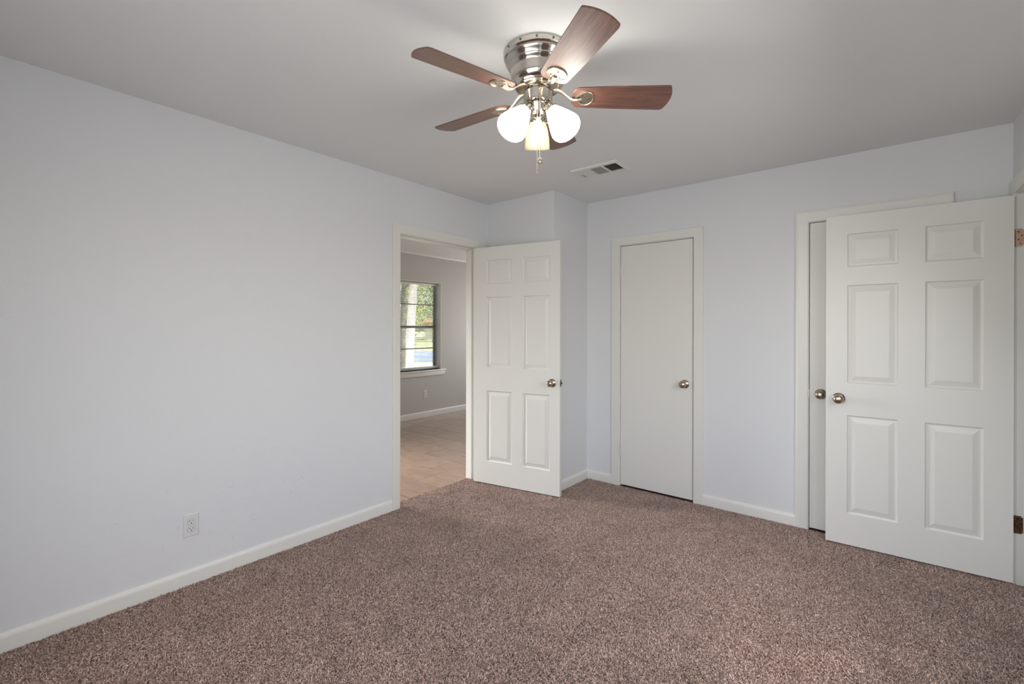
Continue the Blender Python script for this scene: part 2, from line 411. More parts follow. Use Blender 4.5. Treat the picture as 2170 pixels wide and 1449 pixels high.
# ------------------------------------------------------------------ doors
def panel_door_mesh(W, HT, TH, cols, rows):
    """moulded six-panel slab: local x 0..W, z 0..HT, y 0..TH, panels sunk on both faces"""
    bm = bmesh.new()
    xs = sorted({0, W, *[v for c in cols for v in c]}); zs = sorted({0, HT, *[v for r in rows for v in r]})
    rings = [(0, 0), (0.004, 0.0065), (0.010, 0.0085), (0.016, 0.008), (0.040, 0.002), (0.043, 0.0015)]
    for side in (0, 1):
        yy = lambda d: d if side == 0 else TH - d
        for i in range(len(xs) - 1):
            for j in range(len(zs) - 1):
                cell = (xs[i], xs[i + 1], zs[j], zs[j + 1])
                if (cell[0], cell[1]) in cols and (cell[2], cell[3]) in rows:
                    prev = None
                    for ins, d in rings:
                        a, b, c, e = cell[0] + ins, cell[1] - ins, cell[2] + ins, cell[3] - ins
                        q = [bm.verts.new((px, yy(d), pz)) for px, pz in ((a, c), (b, c), (b, e), (a, e))]
                        if prev:
                            for k in range(4): bm.faces.new((prev[k], prev[(k + 1) % 4], q[(k + 1) % 4], q[k]))
                        prev = q
                    bm.faces.new(prev)
                else:
                    bm.faces.new([bm.verts.new((px, yy(0), pz)) for px, pz in ((cell[0], cell[2]), (cell[1], cell[2]), (cell[1], cell[3]), (cell[0], cell[3]))])
    for q in (((0, 0, 0), (0, TH, 0), (0, TH, HT), (0, 0, HT)), ((W, 0, 0), (W, TH, 0), (W, TH, HT), (W, 0, HT)),
              ((0, 0, 0), (W, 0, 0), (W, TH, 0), (0, TH, 0)), ((0, 0, HT), (W, 0, HT), (W, TH, HT), (0, TH, HT))):
        bm.faces.new([bm.verts.new(v) for v in q])
    bmesh.ops.remove_doubles(bm, verts=bm.verts, dist=1e-5)
    return bm
ROWS = [(0.190, 0.790), (0.987, 1.583), (1.695, 1.895)]
def knob(parent, loc, rot, keyed=False, ball=True):
    k = empty('door_knob', loc, 0, parent); k.rotation_euler = rot
    bm = bmesh.new()
    lathe(bm, [(0, 0), (0.033, 0), (0.0335, 0.003), (0.031, 0.007), (0.020, 0.011), (0.0125, 0.014), (0.0115, 0.020)], 40)
    from_bm('rose_plate', bm, M_NICKEL, k, smooth=40)
    bm = bmesh.new()
    if keyed:
        lathe(bm, [(0.0115, 0.016), (0.012, 0.032), (0.020, 0.036), (0.0255, 0.042), (0.0265, 0.050), (0.0245, 0.060), (0.019, 0.067), (0.013, 0.0695), (0.0125, 0.067), (0.0095, 0.0665), (0.009, 0.0705), (0, 0.071)], 40)
    else:
        lathe(bm, [(0.0115, 0.016), (0.0125, 0.032), (0.018, 0.036), (0.0255, 0.043), (0.0280, 0.052), (0.0265, 0.062), (0.021, 0.070), (0.010, 0.0745), (0, 0.075)], 40)
    from_bm('knob_ball', bm, M_KNOB, k, smooth=60)
    return k
def hinge(parent, loc, rz, m, h=0.09, leaf=True, leafdir=1, knuckle=0.006):
    """butt hinge: vertical barrel at loc, one leaf running in local +x*leafdir"""
    g = empty('hinge', loc, rz, parent)
    bm = bmesh.new(); seg = h / 5
    for k in range(5):
        lathe(bm, [(0, k * seg + 0.0008), (knuckle, k * seg + 0.0008), (knuckle, (k + 1) * seg - 0.0008), (0, (k + 1) * seg - 0.0008)], 14, Matrix.Translation((0, 0, -h / 2)))
    lathe(bm, [(0, h / 2), (0.004, h / 2), (0.0045, h / 2 + 0.003), (0, h / 2 + 0.005)], 12)
    from_bm('hinge_barrel', bm, m, g, smooth=40)
    return g

# entry door, swung open in front of the boxed-out corner
th = math.radians(10.2)
d1 = empty('door_1', (0.0165, -0.727, 0.013), th)
tag(d1, 'white six-panel entry door standing open beside the tiled room doorway', 'door', kind='structure')
W1 = 0.808
bm = panel_door_mesh(W1, 2.008, 0.035, [(0.131, 0.378), (0.478, 0.722)], ROWS)
from_bm('door_leaf', bm, M_DOOR, d1)
knob(d1, (W1 - 0.066, 0, 0.888), (PI / 2, 0, 0), keyed=True)
knob(d1, (W1 - 0.066, 0.035, 0.888), (-PI / 2, 0, 0))
bm = bmesh.new(); box(bm, W1, W1 + 0.0015, 0.0055, 0.0295, 0.860, 0.916)
lp = from_bm('latch_plate', bm, M_STEEL, d1)
bm = bmesh.new(); box(bm, W1 + 0.001, W1 + 0.012, 0.010, 0.0245, 0.881, 0.896); from_bm('latch_bolt', bm, M_STEEL, lp)
for z in (0.25, 1.0, 1.77): hinge(d1, (-0.006, 0.037, z), 0, M_STEEL)

# narrow closet door, flat slab, shut
d2 = empty('door_2', (1.0415, 0.0, 0.014)); tag(d2, 'narrow flat white closet door, shut', 'door', kind='structure')
bm = bmesh.new(); box(bm, 0, 0.5985, 0.001, 0.035, 0, 2.010); bevel(bm, 0.0012, 1); from_bm('door_leaf', bm, M_DOOR, d2)
knob(d2, (0.539, 0.001, 0.888), (PI / 2, 0, 0))
for z in (0.28, 1.797): tag(hinge(d2, (-0.0025, -0.006, z), 0, M_TRIM, 0.075), 'hinge painted over in white')
bm = bmesh.new(); box(bm, 0.599, 0.604, -0.0008, 0.012, 0.862, 0.914); from_bm('latch_plate', bm, M_NICKEL, d2)
# wide closet door, flat slab, shut
d3 = empty('door_3', (2.400, 0.0, 0.014)); tag(d3, 'flat white closet door mostly hidden behind the open panelled door', 'door', kind='structure')
bm = bmesh.new(); box(bm, 0, 0.615, 0.001, 0.035, 0, 2.016); bevel(bm, 0.0012, 1); from_bm('door_leaf', bm, M_DOOR, d3)
bm = bmesh.new(); box(bm, -0.0055, -0.0008, -0.0008, 0.012, 0.862, 0.914); from_bm('latch_plate', bm, M_NICKEL, d3)
knob(d3, (0.062, 0.001, 0.890), (PI / 2, 0, 0))
for z in (0.28, 1.797): hinge(d3, (0.6175, -0.006, z), 0, M_TRIM, 0.075)

# right door, swung wide open in front of the wide closet
th4 = math.radians(180 + 0 - 1.35)
d4 = empty('door_4', (3.312, -0.093, 0.014), PI + math.radians(1.3)); tag(d4, 'wide white six-panel door standing open at the right edge', 'door', kind='structure')
W4 = 0.810
bm = panel_door_mesh(W4, 2.010, 0.035, [(0.110, 0.345), (0.462, 0.702)], ROWS)
from_bm('door_leaf', bm, M_DOOR, d4)
knob(d4, (W4 - 0.066, 0.035, 0.890), (-PI / 2, 0, 0))
knob(d4, (W4 - 0.066, 0, 0.890), (PI / 2, 0, 0))
def rusty(name, a, b):
    m = mat(name, a, 0.4, 0.7)
    n = N(m, 'ShaderNodeTexNoise', Scale=40.0, Detail=4.0); L(m, coords(m), n.inputs['Vector'])
    r = ramp(m, n.outputs[0], [(0.42, a), (0.62, b)]); L(m, r.outputs[0], m.node_tree.nodes['Principled BSDF'].inputs['Base Color'])
    return m
M_COPPER = rusty('worn_copper_hinge', srgb(172, 154, 138), srgb(178, 136, 108))
M_BRONZE = rusty('dark_bronze_hinge', srgb(104, 80, 56), srgb(70, 50, 36))
for z, mm, lb in ((1.806, M_COPPER, 'copper coloured hinge leaf'), (0.315, M_BRONZE, 'dark bronze hinge leaf')):
    g = empty('hinge', (3.3165, -0.1, z), 0, None); g.parent = d4
    g.matrix_parent_inverse = Matrix.Identity(4)
    g.matrix_world = Matrix.Translation((3.3165, -0.1, z))
    # world-aligned leaf on the jamb face
    Mi = d4.matrix_basis.inverted(); g.matrix_basis = Mi @ Matrix.Translation((3.3165, -0.104, z))
    tag(g, lb)
    bm = bmesh.new(); box(bm, 0.002, 0.034, -0.0022, 0.0, -0.046, 0.046)
    bmesh.ops.bevel(bm, geom=[e for e in bm.edges if abs(e.verts[0].co.y - e.verts[1].co.y) > 0.001 and e.verts[0].co.x > 0.02], offset=0.006, segments=4, affect='EDGES')
    lf = from_bm('hinge_leaf', bm, mm, g)
    bm = bmesh.new()
    for sx, sz in ((0.014, 0.030), (0.026, 0.010), (0.014, -0.010), (0.022, -0.032)):
        lathe(bm, [(0, 0.0), (0.0035, 0.0), (0.0025, 0.0012), (0, 0.0014)], 10, Matrix.Translation((sx, -0.0022, sz)) @ Matrix.Rotation(PI / 2, 4, 'X'))
    from_bm('hinge_screw', bm, M_DARK if mm is M_BRONZE else M_BRONZE, lf)
    bm = bmesh.new()
    for k in range(5): lathe(bm, [(0, -0.045 + k * 0.018), (0.0055, -0.045 + k * 0.018), (0.0055, -0.0286 + k * 0.018), (0, -0.0286 + k * 0.018)], 14)
    from_bm('hinge_barrel', bm, mm, g, smooth=40)

# ------------------------------------------------------------------ wall outlets
def outlet(loc, label):
    """plate facing +x, centred on loc"""
    r = empty('wall_outlet', loc); tag(r, label, 'outlet', 'wall outlets')
    bm = bmesh.new(); pr = [(0.0, 0), (0.0, 0.0045), (0.003, 0.006)]
    a, b = 0.035, 0.0575
    vs = [[bm.verts.new((h, sy * (a - i), sz * (b - i))) for sy, sz in ((-1, -1), (1, -1), (1, 1), (-1, 1))] for i, h in ((0, 0), (0, 0.004), (0.003, 0.006))]
    for r0, r1 in zip(vs, vs[1:]):
        for k in range(4): bm.faces.new((r0[k], r0[(k + 1) % 4], r1[(k + 1) % 4], r1[k]))
    bm.faces.new(vs[-1]); bm.faces.new(vs[0])
    from_bm('cover_plate', bm, M_PLASTIC, r)
    for zc in (0.0195, -0.0195):
        bm = bmesh.new(); ring = []
        for k in range(32):
            t = 2 * PI * k / 32; ring.append((max(-0.0168, min(0.0168, 0.0175 * math.cos(t) * 1.0)), max(-0.0142, min(0.0142, 0.0175 * math.sin(t)))))
        lo = [bm.verts.new((0.0058, p[0], zc + p[1])) for p in ring]; hi = [bm.verts.new((0.0082, p[0] * 0.97, zc + p[1] * 0.97)) for p in ring]
        for k in range(32): bm.faces.new((lo[k], lo[(k + 1) % 32], hi[(k + 1) % 32], hi[k]))
        bm.faces.new(hi)
        rc = from_bm('receptacle', bm, M_PLASTIC, r)
        bm = bmesh.new()
        box(bm, 0.0080, 0.0085, -0.0078, -0.0054, zc + 0.0005, zc + 0.0090); box(bm, 0.0080, 0.0085, 0.0054, 0.0074, zc + 0.0015, zc + 0.0080)
        lathe(bm, [(0.0027, 0.0), (0.0027, 0.0006), (0, 0.0006)], 12, Matrix.Translation((0.0080, 0, zc - 0.0068)) @ Matrix.Rotation(PI / 2, 4, 'Y'))
        from_bm('slots', bm, M_DARK, rc)
        bm = bmesh.new(); n2 = 32
        o_ = [bm.verts.new((0.0062, p[0] * 1.07, zc + p[1] * 1.07)) for p in ring]; i_ = [bm.verts.new((0.0062, p[0] * 1.0, zc + p[1] * 1.0)) for p in ring]
        for k in range(n2): bm.faces.new((o_[k], o_[(k + 1) % n2], i_[(k + 1) % n2], i_[k]))
        from_bm('gap_line', bm, M_GAP, rc)
    bm = bmesh.new(); lathe(bm, [(0.0035, 0), (0.003, 0.0012), (0, 0.0015)], 12, Matrix.Translation((0.006, 0, 0)) @ Matrix.Rotation(PI / 2, 4, 'Y'))
    from_bm('plate_screw', bm, M_PLASTIC, r, smooth=40)
    return r
outlet((0.0, -2.820, 0.307), 'white duplex outlet low on the grey left wall of the bedroom')
outlet((NX, 0.965, 0.342), 'white duplex outlet under the window beyond the doorway')

# ------------------------------------------------------------------ ceiling vent
v = empty('ceiling_vent', (1.243, -0.738, H)); tag(v, 'white rectangular air vent in the ceiling near the back wall', 'vent')
bm = bmesh.new()
XO, YO, XI, YI = 0.176, 0.107, 0.152, 0.072
prof = [(XO, YO, 0), (XO, YO, -0.004), (XO - 0.006, YO - 0.006, -0.011), (XI + 0.004, YI + 0.004, -0.012), (XI, YI, -0.010), (XI, YI, 0)]
rr = [[bm.verts.new((sx * a, sy * b, z)) for sx, sy in ((-1, -1), (1, -1), (1, 1), (-1, 1))] for a, b, z in prof]
for r0, r1 in zip(rr, rr[1:]):
    for k in range(4): bm.faces.new((r0[k], r0[(k + 1) % 4], r1[(k + 1) % 4], r1[k]))
for xx in (-0.0485, 0.0485): box(bm, xx - 0.004, xx + 0.004, -YI, YI, -0.0115, -0.001)
from_bm('vent_frame', bm, M_TRIM, v)
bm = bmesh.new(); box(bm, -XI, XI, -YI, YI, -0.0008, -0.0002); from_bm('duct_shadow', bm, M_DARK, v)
def louvre(n, x0, x1, ang, alongx=False):
    bm = bmesh.new()
    for k in range(n):
        if alongx:
            yc = -YI + (k + 0.5) * 2 * YI / n; w = YI / n * 1.15
            c, s = math.cos(ang) * w, math.sin(ang) * w
            q = [(x0, yc - c, -0.0055 - s), (x1, yc - c, -0.0055 - s), (x1, yc + c, -0.0055 + s), (x0, yc + c, -0.0055 + s)]
        else:
            xc = x0 + (k + 0.5) * (x1 - x0) / n; w = (x1 - x0) / n * 0.56
            c, s = math.cos(ang) * w, math.sin(ang) * w
            q = [(xc - c, -YI, -0.0055 - s), (xc - c, YI, -0.0055 - s), (xc + c, YI, -0.0055 + s), (xc + c, -YI, -0.0055 + s)]
        lo = [bm.verts.new(p) for p in q]; hi = [bm.verts.new((p[0], p[1], p[2] + 0.0007)) for p in q]
        bm.faces.new(lo); bm.faces.new(hi)
        for i in range(4): bm.faces.new((lo[i], lo[(i + 1) % 4], hi[(i + 1) % 4], hi[i]))
    return bm
M_VMID = mat('grey_damper_blade', srgb(150, 150, 142), 0.5)
from_bm('louvre_bank', louvre(8, -XI + 0.002, -0.053, 0.75), M_TRIM, v)
tag(from_bm('louvre_bank', louvre(9, -0.044, 0.044, -0.25, True), M_VMID, v), 'grey closed centre louvres')
tag(from_bm('louvre_bank', louvre(7, 0.053, XI - 0.002, -0.75), M_TRIM, v), 'open louvres showing dark gaps')
bm = bmesh.new(); box(bm, -XI + 0.012, -XI + 0.016, 0.0, 0.05, -0.0125, -0.0105); from_bm('damper_lever', bm, M_STEEL, v)

# ------------------------------------------------------------------ ceiling fan
FX, FY = 1.710, -2.115
fan = empty('ceiling_fan', (FX, FY, H)); tag(fan, 'polished nickel ceiling fan with five walnut blades and three glass lamp shades', 'ceiling fan')
# local z is measured down from the ceiling
def Z(z): return z - H
bm = bmesh.new()
lathe(bm, [(0.134, 0.0), (0.138, -0.003), (0.138, -0.022), (0.135, -0.026), (0.131, -0.028), (0.131, -0.032), (0.133, -0.036), (0.129, -0.044), (0.120, -0.052), (0.119, -0.056), (0.121, -0.059), (0.1165, -0.067), (0.111, -0.072), (0.1095, -0.078), (0.1085, -0.105), (0.103, -0.124), (0.091, -0.136), (0.082, -0.140)], 72)
from_bm('motor_housing', bm, M_CHROME, fan, smooth=35)
for k in range(4):
    bm = bmesh.new()
    a = math.radians(250 + k * 27)
    lathe(bm, [(0.0045, 0), (0.004, 0.003), (0, 0.004)], 12, Matrix.Translation((0.138 * math.cos(a), 0.138 * math.sin(a), -0.012)) @ Matrix.Rotation(a, 4, 'Z') @ Matrix.Rotation(PI / 2, 4, 'Y'))
    from_bm('mounting_screw', bm, M_STEEL, fan, smooth=40)
bm = bmesh.new(); lathe(bm, [(0.0, -0.130), (0.086, -0.132), (0.088, -0.142), (0.078, -0.148), (0.0, -0.149)], 60)
from_bm('rotor_ring', bm, M_NICKEL, fan, smooth=35)
bm = bmesh.new(); lathe(bm, [(0.0, -0.146), (0.0545, -0.147), (0.0545, -0.156), (0.052, -0.157), (0.052, -0.1595), (0, -0.1595)], 60)
from_bm('neck_collar', bm, M_CHROME, fan, smooth=35)
bm = bmesh.new(); lathe(bm, [(0.0, -0.159), (0.0565, -0.160), (0.0585, -0.162), (0.0585, -0.195), (0.0565, -0.202), (0.050, -0.206), (0.041, -0.208), (0.0385, -0.212), (0.037, -0.232), (0.030, -0.246), (0.020, -0.254), (0.010, -0.258), (0.0085, -0.264), (0, -0.266)], 60)
from_bm('switch_housing', bm, M_CHROME, fan, smooth=35)

# blades and irons, every one from the same meshes
PIT = math.radians(-13.2)
def tilt(r, t, h=0.0): return (r, t * math.cos(PIT) - h * math.sin(PIT), t * math.sin(PIT) + h * math.cos(PIT))
def blade_bm():
    bm = bmesh.new(); pts = []
    R0, R1, w0, w1 = 0.137, 0.537, 0.056, 0.0685
    def arc(cx, cy, rad, a0, a1, n=7): return [(cx + rad * math.cos(math.radians(a0 + (a1 - a0) * k / n)), cy + rad * math.sin(math.radians(a0 + (a1 - a0) * k / n))) for k in range(n + 1)]
    pts += arc(R0 + 0.034, w0 - 0.034, 0.034, 180, 90); pts += [(0.30, 0.0625)]
    for k in range(33):
        u = math.cos(PI * k / 32); cf = 0.90 if u > 0 else 0.955
        e = max(0.0, (abs(u) - cf) / (1 - cf)); dp = 0.016 if u > 0 else 0.006
        pts.append((R1 - 0.018 * u * u - dp * (1 - math.sqrt(max(0, 1 - e * e))), w1 * u))
    pts += [(0.30, -0.0625)]; pts += arc(R0 + 0.034, -w0 + 0.034, 0.034, -90, -180)
    hs = [(-0.0028, 0.988), (-0.0015, 1.0), (0.0015, 1.0), (0.0028, 0.988)]
    rings = [[bm.verts.new(tilt((p[0] - 0.33) * s + 0.33, p[1] * s, h)) for p in pts] for h, s in hs]
    for r0, r1 in zip(rings, rings[1:]):
        for k in range(len(pts)): bm.faces.new((r0[k], r0[(k + 1) % len(pts)], r1[(k + 1) % len(pts)], r1[k]))
    bm.faces.new(rings[0]); bm.faces.new(rings[-1])
    return bm
def iron_bm():
    bm = bmesh.new()
    # shield plate beneath the blade with a raised rim
    out = []
    for k in range(28):
        t = 2 * PI * k / 28; c, s = math.cos(t), math.sin(t)
        r = 0.190 + (0.036 if c > 0 else 0.042) * c; w = 0.040 * s * (1.0 if c > -0.2 else 1 + 0.45 * (c + 0.2) * 1.4)
        out.append((r, w))
    cx = 0.188
    lv = [(1.0, -0.0030), (1.0, -0.0062), (0.96, -0.0082), (0.90, -0.0082), (0.86, -0.0058)]
    rings = [[bm.verts.new(tilt(cx + (p[0] - cx) * s, p[1] * s, h)) for p in out] for s, h in lv]
    for r0, r1 in zip(rings, rings[1:]):
        for k in range(28): bm.faces.new((r0[k], r0[(k + 1) % 28], r1[(k + 1) % 28], r1[k]))
    bm.faces.new(rings[-1]); bm.faces.new(rings[0])
    # curved arm rising to the rotor
    path = [(0.176, -0.0090, 0.010), (0.160, -0.0120, 0.0095), (0.146, -0.0130, 0.0085), (0.130, -0.0080, 0.0075), (0.112, 0.006, 0.008), (0.096, 0.018, 0.0105), (0.078, 0.026, 0.014), (0.062, 0.028, 0.015)]
    prev = None
    for r, z, w in path:
        q = [bm.verts.new((r, -w, z + 0.0025)), bm.verts.new((r, w, z + 0.0025)), bm.verts.new((r, w * 0.55, z - 0.0035)), bm.verts.new((r, -w * 0.55, z - 0.0035))]
        if prev:
            for k in range(4): bm.faces.new((prev[k], prev[(k + 1) % 4], q[(k + 1) % 4], q[k]))
        else: bm.faces.new(q)
        prev = q
    bm.faces.new(prev)
    return bm
def screw_bm(r, t):
    bm = bmesh.new()
    if True:
        M = Matrix.Translation(tilt(r, t, -0.0056)) @ Matrix.Rotation(PIT + PI, 4, 'X')
        lathe(bm, [(0.0042, 0), (0.0036, 0.002), (0, 0.0028)], 12, M)
    return bm
ZB = 2.265 - H
angs = [327.5 + 72 * k for k in range(5)]
b0 = from_bm('blade', blade_bm(), M_WOOD, fan, loc=(0, 0, ZB), rot=(0, 0, math.radians(angs[0])))
i0 = from_bm('blade_iron', iron_bm(), M_IRON, fan, loc=(0, 0, ZB), rot=(0, 0, math.radians(angs[0])), smooth=35)
s0 = [from_bm('iron_screw', screw_bm(r_, t_), M_STEEL, i0, smooth=40) for r_, t_ in ((0.176, 0.018), (0.176, -0.018), (0.204, 0.0))]
for a in angs[1:]:
    for src in (b0, i0):
        c = src.copy(); COL.objects.link(c); c.rotation_euler = (0, 0, math.radians(a))
        if src is i0:
            for q_ in s0: s_ = q_.copy(); COL.objects.link(s_); s_.parent = c

# three glass shades on angled sockets
AL = math.radians(36)
for az, lit in ((247, True), (12, True), (128, False)):
    a = math.radians(az)
    d = Vector((math.cos(a) * math.sin(AL), math.sin(a) * math.sin(AL), -math.cos(AL)))
    if not lit: AL2 = math.radians(24); d = Vector((math.cos(a) * math.sin(AL2), math.sin(a) * math.sin(AL2), -math.cos(AL2)))
    neck = Vector((math.cos(a) * 0.058, math.sin(a) * 0.058, 2.203 - H))
    Q = Matrix.Translation(neck) @ d.to_track_quat('Z', 'Y').to_matrix().to_4x4()
    # socket cup and arm
    bm = bmesh.new()
    lathe(bm, [(0, -0.022), (0.015, -0.022), (0.019, -0.018), (0.0205, -0.004), (0.027, 0.000), (0.030, 0.003), (0.031, 0.010), (0.0285, 0.0115), (0, 0.0115)], 36, Q)
    tube(bm, [(math.cos(a) * 0.015, math.sin(a) * 0.015, 2.224 - H), (math.cos(a) * 0.035, math.sin(a) * 0.035, 2.222 - H), neck - d * 0.018], 0.010, 12)
    arm = from_bm('lamp_socket', bm, M_CHROME, fan, smooth=35)
    bm = bmesh.new()
    pr = [(0.0275, 0.004), (0.0280, 0.010), (0.0335, 0.022), (0.0430, 0.044), (0.0520, 0.068), (0.0590, 0.088), (0.0620, 0.100), (0.0615, 0.110), (0.0570, 0.121), (0.0500, 0.128),
          (0.0485, 0.127), (0.0550, 0.119), (0.0590, 0.109), (0.0595, 0.100), (0.0565, 0.088), (0.0495, 0.068), (0.0405, 0.044), (0.031, 0.023), (0.0255, 0.012), (0.025, 0.004)]
    if not lit:
        pr = [(0.0275, 0.004), (0.029, 0.010), (0.038, 0.022), (0.0455, 0.045), (0.0505, 0.075), (0.0535, 0.105), (0.0535, 0.118), (0.0515, 0.120),
              (0.0515, 0.105), (0.0485, 0.075), (0.0435, 0.046), (0.036, 0.024), (0.027, 0.013), (0.025, 0.004)]
    lathe(bm, pr, 48, Q)
    sh = from_bm('lamp_shade', bm, M_LIT if lit else M_UNLIT, fan, smooth=60)
    tag(sh, 'glowing white glass shade' if lit else 'unlit cream marbled glass shade')
    bm = bmesh.new(); lathe(bm, [(0, 0.010), (0.012, 0.012), (0.012, 0.030), (0.022, 0.048), (0.026, 0.064), (0.022, 0.082), (0.010, 0.092), (0, 0.094)], 24, Q)
    from_bm('bulb', bm, M_LIT if lit else M_UNLIT, fan, smooth=60)
    if not lit:
        bm = bmesh.new()
        for s in (-1, 1):
            tube(bm, [neck + Vector((-math.sin(a) * 0.009 * s, math.cos(a) * 0.009 * s, 0.012)), neck + Vector((-math.sin(a) * 0.009 * s, math.cos(a) * 0.009 * s, 0.0)) - d * 0.004], 0.005, 10)
        from_bm('wiring_terminals', bm, M_BRASS, arm, smooth=50)
# pull chains of tiny beads
def chain(px, py, z0, z1, pend):
    bm = bmesh.new(); n = int((z0 - z1) / 0.0046)
    for k in range(n):
        z = z0 - (k + 0.5) * (z0 - z1) / n
        M = Matrix.Translation((px, py, z - H))
        bmesh.ops.create_icosphere(bm, subdivisions=1, radius=0.0019, matrix=M)
    tube(bm, [(px, py, z0 - H), (px, py, z1 - H)], 0.0005, 5)
    ch = from_bm('pull_chain', bm, M_NICKEL, fan)
    if pend:
        bm = bmesh.new()
        path = []
        for k in range(25):
            t = 2 * PI * k / 24; w = 0.0095 * math.sin(t) * (0.5 + 0.5 * (1 - math.cos(t)) / 2); z = z1 - 0.016 + 0.016 * math.cos(t)
            path.append((px + w * rt.x, py + w * rt.y, z - H))
        tube(bm, path, 0.0016, 8)
        bmesh.ops.create_uvsphere(bm, u_segments=12, v_segments=8, radius=0.0055, matrix=Matrix.Translation((px, py, z1 - H - 0.020)))
        from_bm('chain_pendant', bm, M_NICKEL, ch, smooth=60)
tc = Vector((2.8198 - FX, -3.641 - FY)).normalized(); tr_ = Vector((-tc.y, tc.x))
p1 = tc * 0.060 + tr_ * 0.008; p2 = tc * 0.050 - tr_ * 0.003
bm = bmesh.new(); lathe(bm, [(0.005, 0), (0.0055, 0.004), (0.003, 0.006), (0, 0.006)], 14, Matrix.Translation((tc.x * 0.0575 + tr_.x * 0.008, tc.y * 0.0575 + tr_.y * 0.008, -0.168)) @ Matrix.Rotation(math.atan2(tc.y, tc.x), 4, 'Z') @ Matrix.Rotation(PI / 2, 4, 'Y'))
from_bm('chain_grommet', bm, M_NICKEL, fan, smooth=40)
chain(p1.x + tc.x * 0.004, p1.y + tc.y * 0.004, 2.272, 1.998, True)
chain(p2.x, p2.y, 2.232, 1.940, False)

# ------------------------------------------------------------------ windows
M_FRAME = mat('bronze_aluminium', srgb(128, 120, 114), 0.45, 0.3)
M_GLASS = bpy.data.materials.new('window_glass'); M_GLASS.use_nodes = True
_nt = M_GLASS.node_tree; _nt.nodes.remove(_nt.nodes['Principled BSDF'])
_t = _nt.nodes.new('ShaderNodeBsdfTransparent'); _t.inputs[0].default_value = (0.93, 0.95, 0.94, 1)
_g = _nt.nodes.new('ShaderNodeBsdfGlossy'); _g.inputs['Roughness'].default_value = 0.0
_x = _nt.nodes.new('ShaderNodeMixShader'); _f = _nt.nodes.new('ShaderNodeFresnel'); _f.inputs[0].default_value = 1.45
_nt.links.new(_f.outputs[0], _x.inputs[0]); _nt.links.new(_t.outputs[0], _x.inputs[1]); _nt.links.new(_g.outputs[0], _x.inputs[2])
_nt.links.new(_x.outputs[0], _nt.nodes['Material Output'].inputs['Surface'])
w1 = empty('window_1'); tag(w1, 'double-hung window with dark horizontal bars beyond the doorway', 'window', kind='structure')
y0, y1, z0, z1 = WF
xf = NX - 0.135
bm = bmesh.new()   # white reveal lining
box(bm, NX - 0.16, NX + 0.002, y0, y0 + 0.008, z0, z1); box(bm, NX - 0.16, NX + 0.002, y1 - 0.008, y1, z0, z1); box(bm, NX - 0.16, NX + 0.002, y0, y1, z1 - 0.008, z1)
from_bm('window_reveal', bm, M_TRIM, w1)
bm = bmesh.new()   # frame + stiles
for a, b in ((y0 + 0.008, y0 + 0.04), (y1 - 0.034, y1 - 0.008)): box(bm, xf - 0.02, xf + 0.012, a, b, z0, z1 - 0.008)
box(bm, xf - 0.02, xf + 0.012, y0, y1, z0 + 0.002, z0 + 0.03); box(bm, xf - 0.02, xf + 0.012, y0, y1, z1 - 0.035, z1 - 0.008)
box(bm, xf - 0.015, xf + 0.018, y0 + 0.01, y1 - 0.01, 1.332, 1.372)
from_bm('window_frame', bm, M_FRAME, w1)
bm = bmesh.new()
for z in (1.690, 1.024): box(bm, xf - 0.008, xf + 0.006, y0 + 0.02, y1 - 0.02, z - 0.009, z + 0.009)
from_bm('muntin', bm, M_FRAME, w1)
bm = bmesh.new(); box(bm, xf - 0.006, xf - 0.002, y0 + 0.02, y1 - 0.02, z0 + 0.02, z1 - 0.02); from_bm('pane', bm, M_GLASS, w1)
bm = bmesh.new(); box(bm, NX - 0.11, NX + 0.03, y0 - 0.09, y1 + 0.09, z0 - 0.022, z0); box(bm, NX - 0.122, NX - 0.105, y0 + 0.008, y1 - 0.008, z0 - 0.01, z0 + 0.022); bevel(bm, 0.004); from_bm('window_sill', bm, M_TRIM, w1, smooth=40)
bm = bmesh.new(); box(bm, NX, NX + 0.014, y0 - 0.075, y1 + 0.075, z0 - 0.088, z0 - 0.022); bevel(bm, 0.003); from_bm('apron', bm, M_TRIM, w1, smooth=40)
# mini blind hanging inside the reveal
bl = empty('venetian_blind', (NX - 0.065, (y0 + y1) / 2, z1)); tag(bl, 'white slatted mini blind hanging open in the window beyond the doorway', 'blind')
hw = (y1 - y0) / 2 - 0.018
bm = bmesh.new(); box(bm, -0.013, 0.013, -hw, hw, -0.042, -0.016); bevel(bm, 0.002); from_bm('head_rail', bm, M_PLASTIC, bl, smooth=40)
bm = bmesh.new(); ns = 58
for k in range(ns):
    zc = -0.052 - k * (1.222 / ns); tl = math.radians(12)
    pts = [(-0.0125, -0.0009), (0, 0.0011), (0.0125, -0.0009)]
    ra = [[bm.verts.new((px * math.cos(tl), s * hw, zc + pz + px * math.sin(tl) + dz)) for px, pz in pts for dz in (0.0,)] for s in (-1, 1)]
    rb = [[bm.verts.new((px * math.cos(tl), s * hw, zc + pz + px * math.sin(tl) + 0.0004)) for px, pz in pts] for s in (-1, 1)]
    for i in range(2):
        bm.faces.new((ra[0][i], ra[0][i + 1], ra[1][i + 1], ra[1][i])); bm.faces.new((rb[0][i], rb[0][i + 1], rb[1][i + 1], rb[1][i]))
    for s in (0, 1): bm.faces.new((ra[s][0], ra[s][1], ra[s][2], rb[s][2], rb[s][1], rb[s][0]))
    for i in (0, 2): bm.faces.new((ra[0][i], ra[1][i], rb[1][i], rb[0][i]))
from_bm('slats', bm, M_PLASTIC, bl)
bm = bmesh.new(); box(bm, -0.012, 0.012, -hw, hw, -1.310, -1.280); bevel(bm, 0.002); from_bm('bottom_rail', bm, M_PLASTIC, bl, smooth=40)
bm = bmesh.new()
